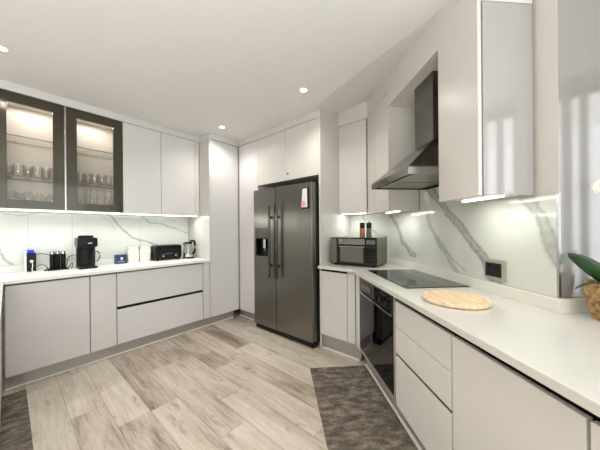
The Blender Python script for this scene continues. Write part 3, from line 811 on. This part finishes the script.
MB('L').box(a + .00, a + .034, o - .103, o - .098, z + .256, z + .266, bev=.001).build('badge', M['chrome'], hd)
MB('L').tube([(a + .078, o + .03, z + .16), (a + .10, o + .03, z + .168), (a + .118, o + .03, z + .145), (a + .122, o + .03, z + .11), (a + .112, o + .03, z + .075), (a + .095, o + .03, z + .058), (a + .074, o + .03, z + .06)], .005).build('water_handle', M['black'], t)

# blue box and two white canisters
t = thing('blue_box', 'small dark blue box standing left of the white canisters', 'box', 'L', (.868, 3.53, z))
bx('L', 'carton', M['navy'], t, .812, .925, 3.50, 3.56, z, z + .105, bev=.002)
bx('L', 'mark', M['paper'], t, .860, .882, 3.499, 3.5005, z + .045, z + .075, bev=0)
bx('L', 'mark_line', M['paper'], t, .830, .905, 3.499, 3.5005, z + .022, z + .026, bev=0)
for a, o, lb, n in ((.998, 3.565, 'square white lidded canister beside the blue box', 3), (1.123, 3.56, 'square white lidded canister beside the toaster', 1)):
    t = thing('storage_canister', lb, 'canister', 'L', (a, o, z), 'white canisters')
    bx('L', 'body', M['white'], t, a - .058, a + .058, o - .05, o + .055, z, z + .15, bev=.008, seg=3)
    bx('L', 'lid', M['white'], t, a - .05, a + .05, o - .043, o + .048, z + .151, z + .192, bev=.008, seg=3)
    for i in range(n):
        MB('L').lathe([(.007, 0), (.010, 0), (.010, .002), (.007, .002), (.007, 0)], (a + (i - (n - 1) / 2) * .024, o - .0495, z + .065), 16, axis='y').build('emblem', M['upstand'], t)

# toaster
a0, a1, o0, o1 = 1.205, 1.535, 3.41, 3.585
t = thing('toaster', 'black four slice toaster beside the kettle on the left worktop', 'toaster', 'L', ((a0 + a1) / 2, 3.5, z))
prof = []
bd = MB('L').box(a0, a1, o0, o1, z + .012, z + .195, bev=.026, seg=4).build('body', M['black'], t)
for k in (.04, .105):
    for aa in (a0 + .03, (a0 + a1) / 2 + .012):
        MB('L').box(aa, aa + .125, o0 + k, o0 + k + .028, z + .1935, z + .1965).build('slot', M['hooddark'], bd)
for aa in (a0 + .02, a1 - .045):
    for oo in (o0 + .02, o1 - .045): MB('L').box(aa, aa + .025, oo, oo + .025, z, z + .014, bev=.003).build('foot', M['blackmatte'], t)
MB('L').box(a0 + .03, a1 - .03, o0 - .004, o0 + .004, z + .035, z + .15, bev=.002).build('control_plate', M['blackmatte'], t)
for aa in (a0 + .085, a1 - .085):
    MB('L').lathe([(0, 0), (.020, 0), (.018, .018), (0, .019)], (aa, o0 - .004, z + .065), 20, axis='y').build('dial', M['chrome'], t)
    MB('L').box(aa - .026, aa + .026, o0 - .030, o0 - .003, z + .125, z + .139, bev=.004).build('lever', M['black'], t)
for aa in (a0 + .125, a0 + .145, a0 + .165, a1 - .165 + .02, a1 - .125):
    MB('L').box(aa - .006, aa + .006, o0 - .007, o0 - .003, z + .085, z + .093, bev=.001).build('button', M['chrome'], t)
cable('black cable rising behind the toaster towards the kettle', [(1.548, 3.56, z + .01), (1.555, 3.575, z + .08), (1.575, 3.58, z + .10), (1.59, 3.58, z + .08), (1.60, 3.58, z + .005)])

# kettle
a, o = 1.632, 3.43
t = thing('kettle', 'glass kettle with black handle and lid beside the tower', 'kettle', 'L', (a, o, z))
MB('L').lathe([(0, 0), (.072, 0), (.074, .006), (.070, .02), (0, .02)], (a, o, z), 28).build('power_base', M['black'], t)
MB('L').lathe([(0, 0), (.066, 0), (.068, .01), (.066, .05), (0, .05)], (a, o, z + .021), 28).build('steel_collar', M['chrome'], t)
MB('L').lathe([(.066, .071), (.064, .10), (.056, .16), (.050, .20), (.047, .20), (.053, .16), (.061, .10), (.063, .071)], (a, o, z), 28).build('glass_jug', M['drinkglass'], t)
MB('L').lathe([(0, .20), (.050, .20), (.052, .206), (.048, .222), (.015, .228), (0, .228)], (a, o, z), 28).build('lid', M['black'], t)
MB('L').poly([(a - .045, o + .0, z + .20), (a - .018, o + .045, z + .20), (a - .055, o + .06, z + .215), (a - .045, o + .02, z + .165), (a - .025, o + .045, z + .165)],
             [(0, 2, 1), (0, 3, 2), (1, 2, 4), (2, 3, 4), (0, 1, 4, 3)]).build('spout', M['black'], t)
hx, ho_ = .65, -.76
hp = [(a + hx * q_, o + ho_ * q_, z + h_) for q_, h_ in ((.02, .226), (.055, .245), (.082, .236), (.092, .19), (.090, .12), (.078, .07), (.062, .05))]
MB('L').tube(hp, [.013, .016, .017, .015, .014, .013, .010], 12).build('handle', M['black'], t)

# ------------------------------------------------------------------ glasses inside the glass cabinet
protos = {}
def glassware(kind, a, o, zz, label, group):
    x, y = w2('L', a, o)
    if kind in protos:
        dup(protos[kind], (x, y, zz), label=label, group=group); return
    P = {'tumbler': [(0, .0), (.027, 0), (.029, .004), (.034, .115), (.0325, .115), (.0275, .010), (0, .009)],
         'balloon_glass': [(.034, 0), (.041, .03), (.044, .07), (.039, .105), (.024, .130), (.008, .138), (0, .139)],
         'flute_glass': [(.024, 0), (.027, .06), (.025, .12), (.010, .168), (.004, .175), (.004, .215), (.02, .219), (.029, .221), (.029, .223), (0, .223)]}[kind]
    ob = MB('L').lathe(P, (a, o, zz), 18).build(kind, M['drinkglass'], None, loc=(a, o, zz))
    tag(ob, label, 'glass', group); protos[kind] = ob
sh = 1.788; bt = 1.516
for a0, n, lb in ((-.005, 6, 'left'), (.425, 6, 'right')):
    for i in range(n):
        for r, oo in ((0, 3.44), (1, 3.55)):
            if r == 1 and i % 2: continue
            glassware('tumbler', a0 + .015 + i * .060, oo, sh, 'clear tumbler on the glass shelf behind the %s door' % ('first glass' if lb == 'left' else 'second glass'), 'tumblers behind the %s glass door' % ('first' if lb == 'left' else 'second'))
for i, (a, o) in enumerate(((.035, 3.44), (.125, 3.42), (.205, 3.50), (.285, 3.43), (.075, 3.53), (.30, 3.55))):
    glassware('balloon_glass', a, o, bt, 'upturned rounded glass on the cabinet floor behind the first glass door', 'upturned rounded glasses')
for i, (a, o) in enumerate(((.47, 3.50), (.535, 3.53), (.60, 3.50), (.665, 3.53), (.73, 3.50), (.785, 3.54))):
    glassware('flute_glass', a, o, bt, 'tall slim glass behind the second glass door', 'tall glasses behind the second door')
b0 = None
for a, o, lb in ((.49, 3.41, 'small white bowl behind second glass door, nearest the door strip'), (.58, 3.40, 'small white bowl in the middle of three behind second glass door'), (.67, 3.41, 'small white bowl nearest the wall cabinets behind second glass door')):
    if b0 is None:
        b0 = MB('L').lathe([(0, 0), (.02, 0), (.022, .006), (.040, .048), (.0385, .05), (.018, .009), (0, .008)], (a, o, bt), 22).build('bowl', M['white'], None, loc=(a, o, bt))
        tag(b0, lb, 'bowl', 'white bowls in the glass cabinet')
    else:
        x, y = w2('L', a, o); dup(b0, (x, y, bt), label=lb)

# ------------------------------------------------------------------ orchid
px, py = .329, 1.600
t = thing('potted_orchid', 'orchid in a woven basket pot on the worktop at the right edge', 'plant', 'W', (px, py, H0 + .001))
f = MB()
nrow = 13
for i in range(nrow):
    zz = H0 + .008 + i * .0118
    r = .060 + .026 * math.sin(min(1, i / (nrow - 2)) * PI * .5)
    b = bmesh.new(); rings = []
    seg, tb = 56, 8
    for k in range(seg):
        th = 2 * PI * k / seg
        rr = .0078 * (1 + .22 * math.sin(th * 28 + (i % 2) * PI))
        rings.append([b.verts.new((px + (r + rr * math.cos(2 * PI * j / tb)) * math.cos(th), py + (r + rr * math.cos(2 * PI * j / tb)) * math.sin(th), zz + rr * math.sin(2 * PI * j / tb))) for j in range(tb)])
    for k in range(seg):
        A, B = rings[k], rings[(k + 1) % seg]
        for j in range(tb): b.faces.new((A[j], B[j], B[(j + 1) % tb], A[(j + 1) % tb]))
    bmesh.ops.recalc_face_normals(b, faces=b.faces)
    f._merge(b, smooth=True)
f.lathe([(0, 0), (.058, 0), (.083, .10), (.083, .12), (0, .12)], (px, py, H0 + .004), 28)
f.build('basket', M['basket'], t)
MB().lathe([(0, .0), (.080, 0), (.06, .012), (.0, .02)], (px, py, H0 + .124), 24).build('bark', M['soil'], t)
def leaf(base, tip, wid, sag, roll=0., n=14):
    B, Tp = Vector(base), Vector(tip)
    d = Tp - B; side = d.cross(Vector((0, 0, 1))).normalized()
    side = (Matrix.Rotation(roll, 3, d.normalized()) @ side).normalized()
    nv = side.cross(d).normalized()
    vs, fs = [], []
    for i in range(n + 1):
        u = i / n
        c = B + d * u + Vector((0, 0, sag * math.sin(PI * u)))
        wv = wid * (math.sin(PI * min(1, .08 + u * .92)) ** .55) * (1 - .15 * u) + .0005
        for k, (sx, dz) in enumerate(((-1, .25), (-.5, .07), (0, 0), (.5, .07), (1, .25))):
            vs.append(c + side * wv * sx + nv * (dz * wv))
    for i in range(n):
        for k in range(4):
            fs.append((i * 5 + k, i * 5 + k + 1, (i + 1) * 5 + k + 1, (i + 1) * 5 + k))
    ob = MB().poly([tuple(v) for v in vs], fs, smooth=True).build('leaf', M['green'], t)
    md = ob.modifiers.new('thick', 'SOLIDIFY'); md.thickness = .003
    return ob
zb = H0 + .135
LROLL = math.radians(62)
leaf((px, py, zb), (.183, 1.525, 1.172), .030, .012, LROLL)
leaf((px - .01, py - .01, zb), (.196, 1.475, 1.035), .008, .025)
leaf((px, py, zb), (.47, 1.60, 1.17), .026, .03)
leaf((px + .01, py, zb), (.45, 1.72, 1.16), .024, .03)
sp_ = [(px + .01, py + .01, zb), (px + .05, py + .01, 1.20), (px + .06, py + .005, 1.38), (px + .03, py - .01, 1.50), (px - .01, py - .0, 1.49), (px - .03, py + .004, 1.462)]
MB().tube(sp_, .0028, 8).build('flower_stem', M['stem'], t)
def flower(c, n):
    c = Vector(c); n = Vector(n).normalized()
    u = n.cross(Vector((0, 0, 1))).normalized(); v = u.cross(n)
    mb = MB()
    for k in range(5):
        th = PI / 2 + 2 * PI * k / 5
        wv = .021 if k in (1, 4) else .014
        dirn = u * math.cos(th) + v * math.sin(th); sd = n.cross(dirn)
        vs, fs = [], []
        for i in range(7):
            q = i / 6
            cc = c + dirn * .034 * q + n * (.008 * math.sin(q * PI))
            ww = wv * math.sin(PI * (.06 + .9 * q)) ** .7
            vs += [cc - sd * ww, cc + n * .003, cc + sd * ww]
        for i in range(6):
            for j in range(2): fs.append((i * 3 + j, i * 3 + j + 1, i * 3 + j + 4, i * 3 + j + 3))
        mb.poly([tuple(x) for x in vs], fs, smooth=True)
    fl = mb.build('flower', M['petal'], t)
    MB().lathe([(0, 0), (.006, .002), (.007, .008), (0, .012)], tuple(c + n * .002), 12, mtx=n.to_track_quat('Z', 'Y').to_matrix().to_4x4()).build('throat', M['yolk'], fl)
flower((.292, 1.60, 1.452), (-.3, -1, .1))
flower((.345, 1.625, 1.478), (-.1, -1, .1))

# ------------------------------------------------------------------ rugs
def rug(fr, a0, a1, o0, o1, label):
    t = MB(fr).box(a0, a1, o0, o1, .001, .010, bev=.003).build('rug', M['rug'], None, loc=((a0 + a1) / 2, (o0 + o1) / 2, .001))
    return tag(t, label, 'rug')
rug('R', -2.262, -.4, .268, .783, 'dark brown rug on the floor in front of the oven')
rug('W', -3.0, -1.3, -.095, .092, 'dark brown rug in the lower left picture corner')

# ------------------------------------------------------------------ downlights
dl0 = None
for i, (x, y, lb) in enumerate(((-1.46, 1.79, 'round ceiling downlight in front of the fridge'), (-2.763, 1.755, 'small round ceiling downlight before the corner tower'),
                                (-2.735, -.02, 'round ceiling downlight at the left picture edge'))):
    if dl0 is None:
        dl0 = thing('downlight', lb, 'ceiling light', 'W', (x, y, CEIL), 'ceiling downlights')
        MB().lathe([(.026, -.001), (.036, -.001), (.034, -.005), (.027, -.004), (.026, -.001)], (x, y, CEIL), 28).build('rim', M['whiteplastic'], dl0)
        MB().lathe([(0, -.001), (.027, -.001), (.027, -.003), (0, -.003)], (x, y, CEIL), 28).build('lens', M['lamp'], dl0)
    else:
        dup(dl0, (x, y, CEIL), label=lb)

# ------------------------------------------------------------------ curtains beside the window (behind the viewer's right shoulder)
def curtain(y0, y1, label):
    n = int((y1 - y0) / .012); vs, fs = [], []
    for i in range(n + 1):
        y = y0 + (y1 - y0) * i / n
        x = XW - .12 + .05 * math.sin(y * 2 * PI / .21) + .015 * math.sin(y * 17)
        vs += [(x, y, .03), (x, y, 2.52)]
    for i in range(n): fs.append((2 * i, 2 * i + 2, 2 * i + 3, 2 * i + 1))
    ob = MB().poly(vs, fs, smooth=True).build('curtain', M['curtain'], None, loc=(XW - .12, (y0 + y1) / 2, .03))
    return tag(ob, label, 'curtain')
curtain(2.20, 3.05, 'wide grey curtain at the far end of the side window')
for y0, y1, lb in ((2.02, 2.12, 'gathered grey curtain next to the wide one'), (1.90, 1.96, 'very slim gathered curtain, second from the wide one'), (1.79, 1.85, 'gathered grey curtain, third from the wide one'),
                   (1.62, 1.72, 'gathered grey curtain, fourth from the wide one'), (1.49, 1.55, 'slim gathered grey curtain, fifth from the wide one'), (1.36, 1.42, 'gathered grey curtain farthest from the wide one')):
    curtain(y0, y1, lb)

# ------------------------------------------------------------------ lights
def area(loc, rot, sx, sy, power, color=(1, 1, 1), name='lamp'):
    l = bpy.data.lights.new(name, 'AREA'); l.shape = 'RECTANGLE'; l.size = sx; l.size_y = sy; l.energy = power; l.color = color
    o = bpy.data.objects.new(name, l); COL.objects.link(o); o.location = loc; o.rotation_euler = rot
    return o
def spot(loc, power, size=150, blend=.8, color=(1, .965, .91), rad=.03):
    l = bpy.data.lights.new('downlight_beam', 'SPOT'); l.energy = power; l.spot_size = math.radians(size); l.spot_blend = blend; l.color = color; l.shadow_soft_size = rad
    o = bpy.data.objects.new('downlight_beam', l); COL.objects.link(o); o.location = loc
for x, y in ((-1.46, 1.79), (-2.763, 1.755), (-2.735, -.02), (-1.4, -.02), (-.2, -.6), (-2.735, -1.8), (-.9, -1.8), (1.2, -1.8), (1.2, -.2)):
    spot((x, y, CEIL - .02), 26)
area((XW + .25, (wy0 + wy1) / 2, 1.35), (0, PI / 2, 0), 2.4, 5.9, 105, (1, 1, .99), 'window_daylight')
# unseen fill lamp added behind the viewer to brighten the ceiling
area((.5, -1.5, 1.1), (PI, 0, 0), 1.6, 1.6, 150, (1, .995, .985), 'ceiling_fill')
# light strips under the wall cabinets
def strip(fr, a, o, zz, length, power, tilt=0.):
    x, y = w2(fr, a, o)
    area((x, y, zz), (tilt, 0, FR[fr]), length, .015, power, (1, .99, .95), 'under_cabinet_lamp')
strip('L', .83, 3.36, ub - .012, 1.7, 6, -.35)
strip('R', -1.28, 1.11, ubr - .010, .26, .9)
strip('F', -1.40, 2.66, ubc - .010, .30, 1.3)
strip('R', -2.32, 1.09, ubr - .010, .26, 1.2)
# lamps inside the glass cabinet
for a in (.16, .60):
    x, y = w2('L', a, 3.50)
    area((x, y, 2.476), (0, 0, PI / 2), .30, .10, 1.5, (1, .97, .92), 'cabinet_lamp')

# world: pale overcast sky seen through the window
wd = bpy.data.worlds.new('sky'); bpy.context.scene.world = wd; wd.use_nodes = True
nt = wd.node_tree
bg = nt.nodes['Background']
tc = nt.nodes.new('ShaderNodeTexCoord'); sx = nt.nodes.new('ShaderNodeSeparateXYZ'); rp = nt.nodes.new('ShaderNodeValToRGB')
nt.links.new(tc.outputs['Generated'], sx.inputs[0])
ma = nt.nodes.new('ShaderNodeMath'); ma.operation = 'MULTIPLY_ADD'; ma.inputs[1].default_value = .5; ma.inputs[2].default_value = .5
nt.links.new(sx.outputs[2], ma.inputs[0]); nt.links.new(ma.outputs[0], rp.inputs['Fac'])
e = rp.color_ramp.elements
e[0].position = .40; e[0].color = (.30, .32, .30, 1); e[1].position = .60; e[1].color = (.85, .93, 1, 1)
q = rp.color_ramp.elements.new(.505); q.color = (.75, .85, .92, 1)
nt.links.new(rp.outputs['Color'], bg.inputs['Color'])
bg.inputs['Strength'].default_value = 1.2

# ------------------------------------------------------------------ camera
F, Y0, YAW, ROLL, H = 248.24, 229.62, 0.70352, -0.008071, 1.28
cam = bpy.data.cameras.new('camera'); co_ = bpy.data.objects.new('camera', cam); COL.objects.link(co_)
cam.sensor_width = 36; cam.lens = F / 600 * 36; cam.shift_y = (Y0 - 225) / 600
cam.clip_start = .02
co_.matrix_world = Matrix.Translation((0, 0, H)) @ Matrix.Rotation(YAW, 4, 'Z') @ Matrix.Rotation(PI / 2, 4, 'X') @ Matrix.Rotation(ROLL, 4, 'Z')
sc = bpy.context.scene
sc.camera = co_
sc.view_settings.view_transform = 'Standard'
sc.view_settings.look = 'None'
sc.view_settings.exposure = 0
sc.cycles.max_bounces = 10
sc.cycles.transparent_max_bounces = 24
sc.cycles.sample_clamp_indirect = 6
for o in bpy.data.objects:
    if '_o' in o: del o['_o']
